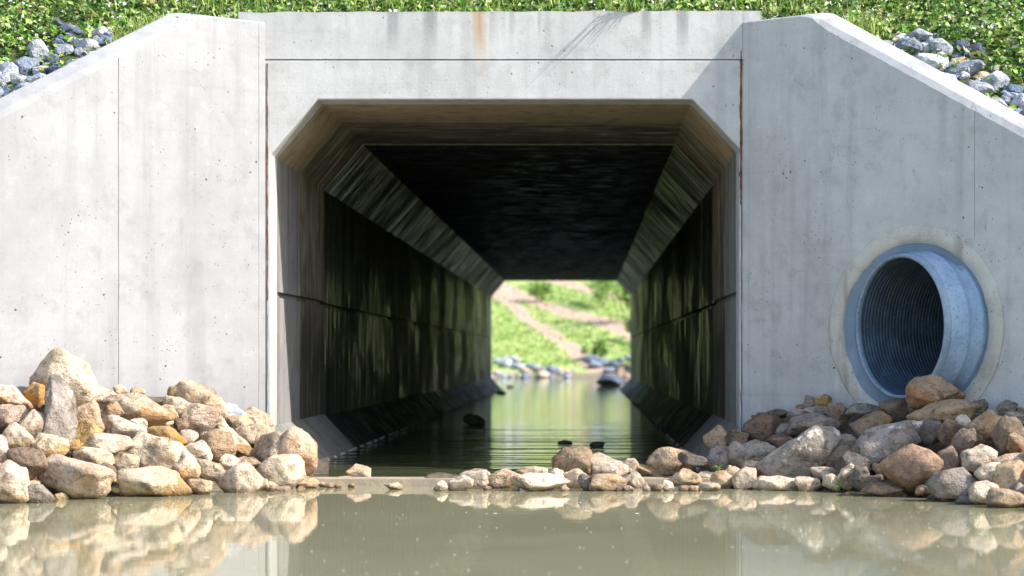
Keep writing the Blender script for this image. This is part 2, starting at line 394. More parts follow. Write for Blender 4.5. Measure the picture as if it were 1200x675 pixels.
child(bm_obj('construction_joint', bm, plain('joint_mortar', (.17, .165, .155), (.09, .085, .08), 12)))

# rusty filler in the joints between headwall and wing walls
def ragged_strip(name, xc, z0, z1, y, w, mat, parent):
    V, Fc = [], []; n = 70
    for i in range(n+1):
        z = z0+(z1-z0)*i/n
        a = w*(.5+.7*abs(noise.noise(Vector((z*6, xc, 1))))+.3*noise.noise(Vector((z*19, xc, 4)))); dx = .004*noise.noise(Vector((z*9, 5, xc)))
        for s, yy in ((-1, y+.012), (-.35, y-.004-.005*abs(noise.noise(Vector((z*30, 0, 0))))), (.35, y-.003), (1, y+.012)): V.append((xc+dx+s*a, yy, z))
    for i in range(n):
        for k in range(3): Fc.append((i*4+k, i*4+k+1, i*4+k+5, i*4+k+4))
    o = mesh_obj(name, V, Fc, mat); return child(o)
ragged_strip('joint_filler', XL+.012, 1.35, 3.2, -.022, .014, M_filler, culvert)
ragged_strip('joint_filler', XR-.012, 2.1, 3.3, -.022, .022, M_filler, culvert)
ragged_strip('joint_filler', XR-.010, .2, 2.1, -.022, .007, M_gap, culvert)
ragged_strip('joint_filler', XL+.010, .3, 1.35, -.022, .006, M_gap, culvert)

# ------------------------------------------------------------------ wing walls
def wing(sgn, mat, label):
    x0 = XR if sgn > 0 else XL
    END, KN = 4.25, .455
    def f(d, back=0):       # plan point: front line or back line
        return (x0+sgn*(d+(TH if back else 0)), -d-.03)
    zt = lambda d: 3.515 if d <= KN else 3.50-.786*(d-KN)
    bm = bmesh.new()
    ds = [0, KN-.05, KN, KN+.03, KN+.07]+list(np.linspace(.6, END, 80))
    def ztop(d):
        if d <= KN-.06: return 3.525-.02*d
        return min(3.512, 3.506-.25*max(0, d-KN+.03)) if d < KN+.03 else 3.512-.786*(d-KN)
    fr_t, fr_b, bk_t, bk_b, md_t = [], [], [], [], []
    for d in ds:
        a = f(d); b = f(d, 1)
        wob = .004*noise.noise(Vector((d*7, sgn, 0))); wb2 = .004*noise.noise(Vector((d*9, sgn, 3)))+.007*noise.noise(Vector((d*24, sgn, 3)))
        q_ = min(1, max(0, (d-KN+.04)/.16)); cz = .010+.042*q_; ci = .012+.018*q_
        mpt = Vector((a[0]+sgn*ci*.707*1., a[1]+ci*.707, 0))
        fr_t.append(bm.verts.new((a[0], a[1], ztop(d)-cz+wb2))); md_t.append(bm.verts.new((mpt.x, mpt.y, ztop(d)+wob))); fr_b.append(bm.verts.new((a[0], a[1], -.5)))
        bk_t.append(bm.verts.new((b[0], b[1], ztop(d)+.015))); bk_b.append(bm.verts.new((b[0], b[1], -.5)))
    n = len(ds)
    bm.faces.new(fr_t+fr_b[::-1]); bm.faces.new((bk_t+bk_b[::-1])[::-1])
    for i in range(n-1):
        bm.faces.new((fr_t[i], md_t[i], md_t[i+1], fr_t[i+1])); bm.faces.new((md_t[i], bk_t[i], bk_t[i+1], md_t[i+1])); bm.faces.new((fr_b[i], fr_b[i+1], bk_b[i+1], bk_b[i]))
    bm.faces.new((fr_t[0], fr_b[0], bk_b[0], bk_t[0], md_t[0])); bm.faces.new((fr_t[-1], md_t[-1], bk_t[-1], bk_b[-1], fr_b[-1]))
    bmesh.ops.recalc_face_normals(bm, faces=bm.faces[:])
    bevel(bm, .008, 2, 50)
    o = bm_obj('wing_wall', bm, mat)
    tag(o, label, 'retaining wall', 'wing walls of the culvert')
    return o
wL = wing(-1, M_wing, 'sunlit pale concrete wing wall sloping down on the left of the tunnel mouth')
wR = wing(1, M_wingR, 'shaded grey concrete wing wall on the right with the round pipe outlet in it')

# grooves and pipe hole
def boolean(o, cutters):
    for c_ in cutters:
        m = o.modifiers.new('b', 'BOOLEAN'); m.operation = 'DIFFERENCE'; m.object = c_; m.solver = 'EXACT'
    dg = bpy.context.evaluated_depsgraph_get()
    me = bpy.data.meshes.new_from_object(o.evaluated_get(dg)); o.modifiers.clear(); o.data = me
    for c_ in cutters: bpy.data.objects.remove(c_)
def groove(sgn, d, z0, z1, w=.007, dep=.012):
    x0 = XR if sgn > 0 else XL
    c0 = Vector((x0+sgn*d, -d-.03, 0)); t = Vector((sgn, -1, 0)).normalized(); nn = Vector((-sgn, -1, 0)).normalized()
    V = []; K = 24
    for i in range(K+1):
        z = z0+(z1-z0)*i/K; ww = w*(.6+.5*abs(noise.noise(Vector((z*5, d, 0))))); off = .004*noise.noise(Vector((z*3, d, 9)))
        for s, q in ((-1, .02), (1, .02), (1, -dep), (-1, -dep)):
            p = c0+t*(s*ww*.5+off)+nn*q; V.append((p.x, p.y, z))
    Fc = [(3, 2, 1, 0), (K*4, K*4+1, K*4+2, K*4+3)]
    for i in range(K):
        for k in range(4): Fc.append((i*4+k, i*4+(k+1) % 4, i*4+4+(k+1) % 4, i*4+4+k))
    o = mesh_obj('cut', V, Fc, M_gap)
    bm = bmesh.new(); bm.from_mesh(o.data); bmesh.ops.recalc_face_normals(bm, faces=bm.faces[:]); bm.to_mesh(o.data); bm.free(); return o
def px_to_d(px, sgn):   # along-wing distance seen at px
    x0 = XR if sgn > 0 else XL; k = (px-VX)/F
    return (k*CD-x0)/(sgn+k) if sgn > 0 else (x0-k*CD)/(1-k)
boolean(wL, [groove(-1, px_to_d(140, -1), -.1, 3.10), groove(-1, .045, 0, 3.52, .004, .01)])

dP = px_to_d(1070, 1); WC = Vector((XR+dP, -dP-.03, 1.12))
beta = math.radians(61); AX = Vector((-math.sin(beta), -math.cos(beta), 0)); NW = Vector((-1, -1, 0)).normalized(); TW = Vector((1, -1, 0)).normalized()
def frame(axis, origin):
    z = axis.normalized(); x = Vector((0, 0, 1)).cross(z).normalized(); y = z.cross(x)
    m = Matrix((x, y, z)).transposed().to_4x4(); m.translation = origin; return m
def lathe(name, prof, axis, origin, mats, segs=96, closed=False, wob=0, parent=None, fm=None):
    m = frame(axis, origin); V, Fc, mi = [], [], []
    for j, (r, h) in enumerate(prof):
        for k in range(segs):
            a = 2*math.pi*k/segs; rr = r+wob*noise.noise(Vector((math.cos(a)*2.5, math.sin(a)*2.5, j*.4)))
            V.append(m @ Vector((rr*math.cos(a), rr*math.sin(a), h)))
    n = len(prof)
    for j in range(n if closed else n-1):
        for k in range(segs):
            a, b = j*segs+k, j*segs+(k+1) % segs; j2 = (j+1) % n
            Fc.append((a, b, j2*segs+(k+1) % segs, j2*segs+k)); mi.append(fm(j) if fm else 0)
    o = mesh_obj(name, V, Fc, mats, parent, smooth=True, fm=mi)
    return o
cut = lathe('cut', [(0.001, -1.2), (.615, -1.2), (.615, 1.2), (.001, 1.2)], AX, WC, M_gap, 64)
bm = bmesh.new(); bm.from_mesh(cut.data); bmesh.ops.remove_doubles(bm, verts=bm.verts[:], dist=.01); bmesh.ops.recalc_face_normals(bm, faces=bm.faces[:]); bm.to_mesh(cut.data); bm.free()
boolean(wR, [cut, groove(1, px_to_d(1141, 1), 1.75, 3.0, .005, .008), groove(1, .045, 0, 3.52, .004, .01)])
# mortar collar : ring lying on the wall face, with a splayed inner lip
col_prof = [(.735, -.01), (.738, .010), (.73, .012), (.68, .015), (.625, .012), (.612, -.012), (.602, -.30)]
V, Fc = [], []; segs = 120
for (r, h) in col_prof:
    for k in range(segs):
        a = 2*math.pi*k/segs; rr = r+.014*noise.noise(Vector((math.cos(a)*3, math.sin(a)*3, r*4)))+.008*noise.noise(Vector((math.cos(a)*14, math.sin(a)*14, r*4)))
        if h > 0: hh = h+.010*noise.noise(Vector((math.cos(a)*6, math.sin(a)*6, r*20)))
        else: hh = h
        if h < -.1: p = WC+TW*(rr*math.cos(a)/math.cos(math.radians(16)))+Vector((0, 0, rr*math.sin(a)))-AX*.30
        else: p = WC+TW*(rr*math.cos(a)*1.02)+Vector((0, 0, rr*math.sin(a)))+NW*hh
        V.append(p)
for j in range(len(col_prof)-1):
    for k in range(segs): Fc.append((j*segs+k, j*segs+(k+1) % segs, (j+1)*segs+(k+1) % segs, (j+1)*segs+k))
bm = bmesh.new()
o = mesh_obj('mortar_collar', V, Fc, M_collar, wR, smooth=True)
bm.from_mesh(o.data); bmesh.ops.recalc_face_normals(bm, faces=bm.faces[:]); bm.to_mesh(o.data); bm.free()

def pipe_mat(name, base, second, rib=0):
    n = N(name); f = n.noise(n.co, 5, 5, .65); g = n.noise(n.co, 40, 4)
    c = n.mix(n.ramp(f, .35, .65), base, second); c = n.mix(n.math('MULTIPLY', n.ramp(g, .52, .7), .5), c, [v*.6 for v in second])
    c = n.mix(n.math('MULTIPLY', n.ramp(n.noise(n.co, 2.5, 5, .7), .55, .68), .5), c, (.35, .30, .24))
    return n.out(c, .5, n.bump(n.math('ADD', f, n.math('MULTIPLY', g, .3)), .35, .01), .4)
M_pipe_out = pipe_mat('pipe_shell_sky_tint', (.32, .43, .56), (.23, .33, .45))  # blue tint of all pipe parts: sky reflection put into the grey
M_pipe_lip = pipe_mat('pipe_lip_sky_tint', (.26, .34, .42), (.18, .25, .33))
M_pipe_in = pipe_mat('pipe_liner_sky_tint', (.085, .125, .175), (.05, .075, .105))
MC = WC+AX*.125+Vector((0, 0, .01))
pipe = tag(empty('drain_pipe', (MC.x, MC.y, MC.z)), 'round bluish corrugated drain pipe sticking out through the mortar collar of the right wall', 'pipe')
inv = Matrix.Translation(-MC)
prof = [(.497, -.02)]
h = -.02
while h > -5.6:
    for dr, dh in ((.0, .003), (-.003, .009), (-.004, .015), (-.003, .021), (.0, .027)): prof.append((.497+dr, h-dh))
    h -= .030
prof += [(.01, h-.01)]
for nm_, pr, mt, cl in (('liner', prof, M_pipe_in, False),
        ('lip', [(.497, -.03), (.492, .0), (.500, .012), (.510, .012), (.520, .004), (.531, -.04)], M_pipe_lip, False),
        ('bell_shell', [(.531, -.03), (.536, -.10), (.538, -.145), (.548, -.155), (.552, -.17), (.548, -.185), (.540, -.195), (.545, -.24), (.575, -.25), (.58, -.27), (.58, -.42), (.572, -.44), (.55, -.46), (.55, -1.0)], M_pipe_out, False)):
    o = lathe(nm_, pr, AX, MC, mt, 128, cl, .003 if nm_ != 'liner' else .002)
    o.parent = pipe; o.matrix_parent_inverse = inv
    bm = bmesh.new(); bm.from_mesh(o.data); bmesh.ops.recalc_face_normals(bm, faces=bm.faces[:]); bm.to_mesh(o.data); bm.free()

FR = frame(AX, MC); V, Fc = [], []; segs = 120
ex, ey = FR.col[0].to_3d(), FR.col[1].to_3d()
for k in range(segs):
    a = 2*math.pi*k/segs; q = ex*math.cos(a)+ey*math.sin(a)
    pi_ = MC+q*.536
    t_ = (WC-pi_).dot(NW)/AX.dot(NW)-.02            # where this line of the shell meets the wall face
    t_ = min(t_, -.006); pi_ = pi_+AX*t_
    po = MC+q*.63; to = (WC-po).dot(NW)/AX.dot(NW); po = po+AX*(to+.004)
    wv = .008*noise.noise(q*4)
    V += [po, po.lerp(pi_, .5)-AX*(.008+wv), pi_]
for k in range(segs):
    b = (k+1) % segs
    for j in range(2): Fc.append((k*3+j, k*3+j+1, b*3+j+1, b*3+j))
o = mesh_obj('mortar_fill', V, Fc, concrete('sky_tint_mortar', (.22, .28, .35), (.12, .16, .21), .6, .3), wR, smooth=True)  # bluish mortar: reflected sky put into its colour
bm = bmesh.new(); bm.from_mesh(o.data); bmesh.ops.recalc_face_normals(bm, faces=bm.faces[:]); bm.to_mesh(o.data); bm.free()

# ------------------------------------------------------------------ rocks
UNIT = {}
def ico(sub):
    if sub not in UNIT:
        bm = bmesh.new(); bmesh.ops.create_icosphere(bm, subdivisions=sub, radius=1)
        UNIT[sub] = (np.array([v.co[:] for v in bm.verts]), [tuple(v.index for v in f.verts) for f in bm.faces]); bm.free()
    return UNIT[sub]
def rock(name, c, w, h, dep, rot, mat, sub=4, sharp=11, seed=None, nplane=7, rough=1., fl=None):
    r = np.random.default_rng(seed if seed is not None else rng.integers(1 << 30))
    D, Fc = ico(sub)
    nrm = np.vstack([r.normal(size=(nplane, 3)), np.linalg.qr(r.normal(size=(3, 3)))[0], -np.linalg.qr(r.normal(size=(3, 3)))[0]]); nrm /= np.linalg.norm(nrm, axis=1)[:, None]; nplane = len(nrm)
    # spread the planes a little
    for _ in range(6):
        g = nrm @ nrm.T; np.fill_diagonal(g, -1)
        j = g.argmax(1); nrm -= .12*nrm[j]; nrm /= np.linalg.norm(nrm, axis=1)[:, None]
    dist = r.uniform(.62, 1., nplane)
    dots = np.maximum(D @ nrm.T, 0)/dist
    rad = (np.sum(dots**sharp, axis=1)+.25**sharp)**(-1/sharp)
    rad = np.minimum(rad, 1.3)
    Pn = D*rad[:, None]
    o1 = Vector(r.uniform(-50, 50, 3))
    amp = np.array([.11*noise.noise(Vector(p)*1.5+o1)+.055*noise.noise(Vector(p)*3.7+o1)+.026*noise.noise(Vector(p)*8.5+o1)+(.016*noise.noise(Vector(p)*18+o1)-.05*max(0, abs(noise.noise(Vector(p)*2.6-o1))-.22) if sub > 3 else 0) for p in Pn])
    Pn = Pn*(1+rough*amp)[:, None]
    mn, mx = Pn.min(0), Pn.max(0); Pn = (Pn-(mn+mx)/2)/(mx-mn)     # unit box
    a = math.radians(rot)
    # size before turning so that the turned outline has about the asked box
    Pn = Pn*np.array([w, dep, h])
    ca, sa = math.cos(a), math.sin(a)
    X = Pn[:, 0]*ca-Pn[:, 2]*sa; Z = Pn[:, 0]*sa+Pn[:, 2]*ca
    V = np.stack([X, Pn[:, 1], Z], 1)
    yaw = r.uniform(-.25, .25); cy, sy = math.cos(yaw), math.sin(yaw)
    V = np.stack([V[:, 0]*cy-V[:, 1]*sy, V[:, 0]*sy+V[:, 1]*cy, V[:, 2]], 1)
    o = mesh_obj(name, V, Fc, R[mat] if isinstance(mat, str) else mat, smooth=(sharp < 30 if fl is None else True)); o.location = c
    return o

def itp(px, tab):
    return float(np.interp(px, [t[0] for t in tab], [t[1] for t in tab]))
def dW(py): return F*CH/(py-VY)            # distance of a waterline seen at py
# per heap: waterline row, top row and distance at the wall
HEAP = {
 'L': dict(wl=[(-300, 606), (0, 592), (100, 586), (200, 581), (300, 577), (372, 572)], wall=-1,
           top=[(-300, 440), (0, 452), (75, 440), (150, 450), (230, 458), (300, 492), (340, 505), (372, 530)]),
 'R': dict(wl=[(820, 573), (860, 573), (950, 576), (1000, 579), (1100, 588), (1200, 597), (1500, 620)], wall=1,
           top=[(820, 545), (850, 508), (880, 488), (950, 470), (1060, 476), (1110, 470), (1200, 476), (1500, 460)]),
 'M': dict(wl=[(500, 574), (680, 575), (870, 574)], wall=0, top=[(500, 562), (600, 556), (700, 540), (800, 540), (870, 530)]),
}
def wall_d(px, sgn):
    if sgn == 0: return None
    return CD-.03-max(0, px_to_d(px, sgn))
def heap_d(hp, px, py):
    h = HEAP[hp]; dw = dW(itp(px, h['wl']))
    db = (wall_d(px, h['wall'])-.12) if h['wall'] else dw+.75
    if h['wall'] and hp == 'L' and px > 312: db = min(db, 14.6)
    if h['wall'] and hp == 'R' and px < 870: db = min(db, 14.4)
    zt = CH+(VY-itp(px, h['top']))/F*db
    s = zt/(db-dw)
    k = (VY-py)/F
    d = (CH+s*dw)/(s-k) if s-k > 1e-4 else db
    return max(dw-.05, min(d, db)), s, dw, db, zt

# (px, py, width, height, tilt, stuff, label) - from the photograph
LEFT = [
 (76,447,74,64,-8,'w','biggest white rounded boulder crowning the left heap against the wall'),
 (69,493,36,92,4,'s','upright grey veined slab standing on end in the left heap'),
 (43,463,26,24,-20,'y','ochre wedge stone tucked left of the biggest white boulder'),
 (14,469,44,28,-25,'o','cream stone leaning down to the right on top of the heap at the left edge'),
 (14,488,36,24,-5,'p','pinkish stone just below the leaning cream one at the left edge'),
 (42,504,38,34,-30,'w','pale block directly left of the upright grey slab'),
 (24,514,40,30,-15,'o','cream stone with ochre underside near the left edge, mid heap'),
 (57,525,42,32,10,'o','cream stone with ochre base below the foot of the upright slab'),
 (32,544,44,34,-15,'b','brown bottomed stone left of centre in the lower left heap'),
 (18,552,20,18,0,'c','small tan stone near the left edge just above the white low boulder'),
 (13,568,46,46,-20,'w','large white stone at the waterline on the left edge'),
 (44,580,38,24,-15,'g','low grey mottled stone in the water beside the left edge boulder'),
 (3,531,18,36,0,'w','narrow white stone cut by the left edge of the view'),
 (89,560,80,40,-7,'p','long pinkish cream boulder lying at the waterline left of centre of the heap'),
 (105,492,34,40,-15,'c','cream stone immediately right of the upright grey slab'),
 (101,511,32,36,-60,'y','ochre faced stone right of the foot of the upright slab'),
 (116,464,40,22,0,'p','small pinkish stone behind, right of the biggest white boulder'),
 (157,479,84,32,-13,'o','long tilted boulder with bright ochre underside high on the left heap'),
 (146,506,54,28,-12,'w','long white stone lying under the ochre bellied boulder'),
 (127,523,58,26,-10,'w','flat white stone in the middle of the left heap below the long white one'),
 (108,538,44,24,-12,'c','cream stone resting on the long pinkish waterline boulder'),
 (128,553,18,20,0,'b','small brown wedge right of the long pinkish waterline boulder'),
 (146,543,32,24,15,'w','pale stone wedged above the white brown-sided waterline boulder'),
 (189,535,72,42,-28,'w','big pale boulder leaning right in the middle of the left heap'),
 (193,513,46,24,-18,'y','yellow ochre oblong stone on top of the big leaning pale boulder'),
 (181,567,76,36,-4,'o','broad pale boulder with brown left side sitting in the water'),
 (214,549,38,34,-40,'o','tilted cream stone with ochre face right of the big leaning boulder'),
 (228,468,54,32,-22,'c','cream capstone with ochre left tip at the top middle of the left heap'),
 (204,462,14,16,0,'y','small ochre stone at the left tip of the cream capstone'),
 (211,480,38,24,-12,'w','white stone under the left end of the cream capstone'),
 (235,491,44,30,-10,'p','rosy mottled stone below the cream capstone'),
 (212,498,16,14,0,'b','tiny brown stone left of the rosy mottled stone'),
 (219,512,24,15,5,'p','small pinkish flat stone under the rosy mottled stone'),
 (268,484,36,22,-28,'v','blue-white smooth stone on the upper right slope of the left heap'),
 (251,478,36,24,-35,'c','cream stone between the capstone and the blue-white stone'),
 (257,502,46,24,-15,'w','white stone in the upper right slope below the blue-white stone'),
 (283,500,34,22,-30,'c','slanting cream stone on the right slope beside the wall'),
 (302,498,36,28,-35,'c','cream stone highest beside the joint of the left wall'),
 (297,513,46,28,-5,'o','cream stone with ochre belly on the right slope of the left heap'),
 (252,524,48,38,-30,'t','brown faceted triangular stone in the right half of the left heap'),
 (277,520,54,17,-42,'o','thin slanting cream slab right of the brown faceted stone'),
 (229,531,36,28,-10,'w','white stone left of the brown faceted stone'),
 (245,551,36,20,-5,'w','small white stone below the brown faceted stone'),
 (283,564,50,38,-4,'w','rounded white speckled boulder at the waterline in the right of the left heap'),
 (288,543,30,14,0,'c','flat cream stone lying over the white speckled boulder'),
 (310,527,26,24,-20,'c','cream stone left of the big end blocks'),
 (348,534,42,60,6,'c','tallest cream block closing the right end of the left heap'),
 (324,530,46,42,-8,'p','pinkish cream block second from the right end of the left heap'),
 (331,554,48,38,-3,'w','white squared stone in front of the tallest end block'),
 (327,577,28,12,0,'w','flat white pebble in the water at the foot of the end blocks'),
 (235,572,28,18,-5,'c','small cream stone at the waterline between the two waterline boulders'),
 (306,567,18,16,0,'p','small pink stone between the speckled boulder and the end blocks'),
 (160,498,22,14,0,'w','small white stone beneath the right end of the ochre bellied boulder'),
 (133,480,22,18,10,'c','small cream stone left of the ochre bellied boulder'),
 (84,524,18,16,0,'y','small ochre stone at the foot of the upright slab on its right'),
 (180,490,26,20,-20,'w','white stone between the ochre bellied boulder and yellow oblong stone'),
 (198,484,22,16,-10,'c','cream stone just right of the long ochre bellied boulder'),
 (270,542,22,16,-20,'w','white stone behind the speckled waterline boulder'),
 (361,566,24,14,0,'c','small cream stone in the water under the tallest end block'),
]
MID = [
 (420,556,28,22,12,'c','cream wedge stone alone on the sill right of the left heap'),
 (405,563,18,9,0,'p','small pink stone left of the cream wedge stone on the sill'),
 (461,570,20,8,0,'w','flat white pebble alone in front of the concrete sill'),
 (516,571,15,13,10,'w','small white pointed stone at the left tip of the stone bar'),
 (539,567,32,17,8,'w','white low stone at the left end of the stone bar'),
 (558,562,38,22,5,'p','pinkish mottled stone second from the left end of the stone bar'),
 (590,562,40,22,-5,'c','long cream stone third from the left end of the stone bar'),
 (623,553,34,12,-3,'w','flat white slab on top of the white block of the bar'),
 (633,566,62,20,0,'w','broad bright white block in the left half of the stone bar'),
 (654,562,30,22,-8,'w','white stone wedged against the tall tan boulder of the bar'),
 (672,543,44,36,-5,'t','tall tan boulder with brown left face rising from the stone bar'),
 (675,562,30,22,-15,'c','cream stone at the foot of the tall tan boulder'),
 (710,550,50,32,-5,'p','wide cream boulder right of the tall tan boulder'),
 (688,566,20,19,0,'g','small grey stone at the waterline below the wide cream boulder'),
 (713,566,40,20,3,'c','cream waterline stone below the wide cream boulder'),
 (738,548,20,20,-10,'p','small pinkish stone between the wide boulder and the slanting slab'),
 (747,564,28,16,-25,'w','white stone under the slanting slab'),
 (762,554,44,14,-22,'t','slanting thin tan slab in the right half of the stone bar'),
 (787,543,52,32,-12,'t','rounded tan boulder right of the slanting slab'),
 (803,561,36,21,0,'c','cream stone in front of the rounded tan boulder'),
 (828,561,26,16,8,'w','white flat stone near the right end of the stone bar'),
 (832,571,22,10,0,'p','pinkish waterline stone near the right end of the stone bar'),
 (846,563,24,20,-20,'c','cream stone where the stone bar meets the right heap'),
 (813,538,32,13,-5,'d','dark flat stone behind the rounded tan boulder in the shade'),
]
MIDP = [(737,573,12,7),(770,572,14,9),(782,570,14,12),(801,573,11,7),(813,573,12,8),(696,573,10,6),(662,573,10,6),(386,569,10,6),(396,570,9,5),(377,568,12,6),(412,569,8,5),(726,574,9,5),(571,572,9,5),(605,573,9,5),(758,573,10,7)]
RIGHT = [
 (843,520,28,34,30,'t','upright brown grey stone at the left top end of the right heap'),
 (843,539,28,28,5,'g','grey stone below the upright stone at the left end of the right heap'),
 (864,515,24,20,0,'b','brown stone beside the wall edge at the tunnel mouth'),
 (864,533,22,28,0,'g','squarish grey stone under the brown stone at the tunnel mouth'),
 (889,531,46,28,8,'g','flat topped grey stone left of the big slanting oval boulder'),
 (893,503,44,30,15,'b','rough dark brown stone against the wall at the left of the right heap'),
 (911,486,28,12,5,'b','thin brown stone lying on the rough dark one'),
 (938,485,28,13,8,'g','small flat grey stone high against the wall'),
 (955,498,58,25,4,'g','long flat grey stone above the big slanting oval boulder'),
 (922,506,22,17,0,'g','small grey stone left of the long flat one'),
 (950,472,18,16,0,'g','grey stone at the left top of the right heap below the collar'),
 (964,471,20,17,-15,'y','small ochre stone at the top of the right heap left of the pipe'),
 (960,482,34,11,0,'g','thin grey stone under the ochre stone left of the pipe'),
 (982,484,28,22,0,'b','brown stone at the lower left edge of the collar'),
 (938,537,96,42,33,'s','big slanting oval grey boulder with a pale lower half'),
 (990,520,32,20,-5,'g','grey stone right of the big slanting oval boulder'),
 (984,538,34,26,8,'b','dark brown stone at the right foot of the big slanting oval boulder'),
 (884,548,26,15,0,'c','cream stone at the left foot of the big slanting oval boulder'),
 (859,560,22,24,-10,'c','cream waterline stone at the left end of the right heap'),
 (874,563,28,26,25,'p','cream and dark split stone second at the waterline of the right heap'),
 (911,569,50,20,-6,'w','white stone in the water under the big slanting oval boulder'),
 (946,568,28,17,-15,'p','pinkish cream stone at the waterline right of the white one'),
 (966,555,30,14,-8,'p','rosy stone lying just above the waterline mid right heap'),
 (974,566,18,19,0,'w','small white block at the waterline mid right heap'),
 (994,558,22,27,-15,'w','white triangular stone on edge at the waterline'),
 (1000,549,36,34,-5,'d','dark grey stone behind the white triangular stone'),
 (832,548,24,13,0,'d','dark flat stone at the left foot of the right heap'),
 (914,517,28,15,0,'b','dark stone in the gap above the big slanting oval boulder'),
 (1097,459,62,36,6,'t','peaked brown stone at the very top of the right heap in front of the pipe'),
 (1107,483,78,24,8,'r','long brown ochre stone lying under the peaked one'),
 (1049,482,34,26,0,'b','brown knobbly stone at the foot of the pipe mouth'),
 (1020,499,42,28,8,'t','grey stone with ochre base below the pipe on its left'),
 (1011,481,36,15,0,'g','flat grey stone just under the lower left of the pipe'),
 (1045,516,94,42,27,'s','long grey boulder with white crust sloping up to the right'),
 (1072,551,76,52,-6,'r','large orange boulder at the waterline, the biggest in the right heap'),
 (1110,542,30,34,-10,'b','purple brown stone against the right side of the large orange boulder'),
 (1158,502,44,38,-5,'t','blocky tan stone in full sun in the right heap'),
 (1126,522,22,42,-25,'b','narrow brown stone leaning left of the white tan block'),
 (1128,496,19,17,20,'w','small whitish stone left of the blocky tan stone'),
 (1113,508,26,30,0,'b','brown stone between the crusted boulder and the leaning narrow stone'),
 (1093,507,30,26,0,'d','dark stone shaded under the long brown ochre stone'),
 (1147,538,38,30,-5,'w','white tan angular stone below the blocky tan stone'),
 (1162,558,30,28,25,'w','white spotted stone leaning on the right near the waterline'),
 (1119,570,52,36,8,'g','rounded grey stone half white at the waterline right of the orange boulder'),
 (1184,513,36,42,40,'b','purplish stone slanting at the right edge of the heap'),
 (1194,522,26,26,0,'t','tan stone in front of the purplish stone at the right edge'),
 (1189,540,44,15,4,'c','thin cream slab near the right edge'),
 (1188,559,40,34,-3,'t','rounded tan stone near the right edge above the waterline'),
 (1153,579,32,28,-15,'w','white grey stone at the waterline left of the wide cream stone'),
 (1182,586,50,22,-5,'c','wide cream stone at the waterline on the right edge'),
 (1034,574,42,15,-3,'r','low reddish brown stone in the water left of the large orange boulder'),
 (1019,566,24,15,8,'b','small dark brown stone behind the low reddish brown one'),
 (1007,560,22,24,0,'d','dark stone between white triangular stone and the orange boulder'),
 (1180,479,22,18,0,'g','small grey brown stone at the top right against the wall'),
 (1148,476,18,14,0,'d','small dark stone behind the long brown ochre stone'),
 (1190,491,28,15,0,'g','flat grey stone at the upper right edge'),
 (1133,588,24,12,0,'d','dark wet stone in the water below the rounded grey stone'),
 (1197,574,18,15,0,'g','small grey stone at the right edge above the wide cream stone'),
 (1075,481,22,16,0,'d','dark stone between the knobbly stone and the long brown ochre one'),
 (1140,517,22,20,0,'b','dark brown stone in the hollow below the blocky tan stone'),
]
def put(hp, spec, name='rock', cat='rock'):
    px, py, w, h, rot, mt, lab = spec
    d, s, dw, db, zt = heap_d(hp, px, py+h*.22)
    if hp == 'M':
        d = min(max(dW(max(py+h*.45, 560)), 13.05), 13.9)
        if py+h*.5 < 557: d = 13.7
    dep = (w+h)/2*.85/F*d
    if hp != 'M': d = min(d, db-dep*.35)
    c = P(px, py, d)
    # keep round stones out of the water air gap
    o = rock(name, c, w*1.17/F*d, h*1.2/F*d, dep*1.1, rot, mt, 4 if w > 17 else 3, random.uniform(20, 55), rough=random.uniform(.7, 1.2), fl=False)
    return tag(o, lab, cat, {'L': 'rocks of the left heap', 'R': 'rocks of the right heap', 'M': 'stones of the low bar'}[hp])
for sp in LEFT: put('L', sp, 'boulder' if sp[2]*sp[3] > 2000 else 'rock', 'boulder' if sp[2]*sp[3] > 2000 else 'rock')
for sp in MID: put('M', sp)
for (a, b, w, h) in MIDP:
    o = put('M', (a, b, w, h, random.uniform(-15, 15), random.choice('wcp'), 'tiny pale pebble lining the waterline of the stone bar'))
    o.name = 'pebble'; o['group'] = 'pebbles along the stone bar'; o['category'] = 'pebble'
for sp in RIGHT: put('R', sp, 'boulder' if sp[2]*sp[3] > 2000 else 'rock', 'boulder' if sp[2]*sp[3] > 2000 else 'rock')

# small stones filling the gaps, slightly behind the named ones
def fill(hp, n, px0, px1, mats, lab, grp, wr=(12, 24)):
    for i in range(n):
        px = px0+(px1-px0)*(i+random.random())/n
        t = random.random()**.9
        h = HEAP[hp]; pyt, pyb = itp(px, h['top']), itp(px, h['wl'])
        py = pyt+(pyb-pyt)*t+4
        d, s, dw, db, zt = heap_d(hp, px, py)
        d = min(d+.10, db)
        w = random.uniform(*wr); hh = w*random.uniform(.55, .85)
        c = P(px, py, d)
        if c.z < -.05: c.z = -.03
        o = rock('small_stone', c, w/F*d, hh/F*d, w*.9/F*d, random.uniform(-35, 35), random.choice(mats), 3, random.uniform(9, 18))
        tag(o, lab, 'stone', grp)
fill('L', 100, -60, 365, 'wccpotg', 'small pale stone filling a gap between the larger rocks of the left heap', 'small filler stones of the left heap')
fill('R', 85, 835, 1260, 'gbtgdcr', 'small brown or grey stone filling a gap between the larger rocks of the right heap', 'small filler stones of the right heap')
def off_frame(px0, px1, hp, mats, lab, grp, n):
    for i in range(n):
        px = px0+(px1-px0)*random.random(); h = HEAP[hp]
        py = random.uniform(itp(px, h['top'])+10, itp(px, h['wl']))
        d, s, dw, db, zt = heap_d(hp, px, py); w = random.uniform(35, 70)
        o = rock('rock', P(px, py, d), w/F*d, w*.7/F*d, w*.8/F*d, random.uniform(-25, 25), random.choice(mats), 3, 12)
        tag(o, lab, 'rock', grp)
off_frame(-185, -22, 'L', 'wcop', 'pale rock continuing the left heap past the edge of the view', 'rocks of the left heap', 46)
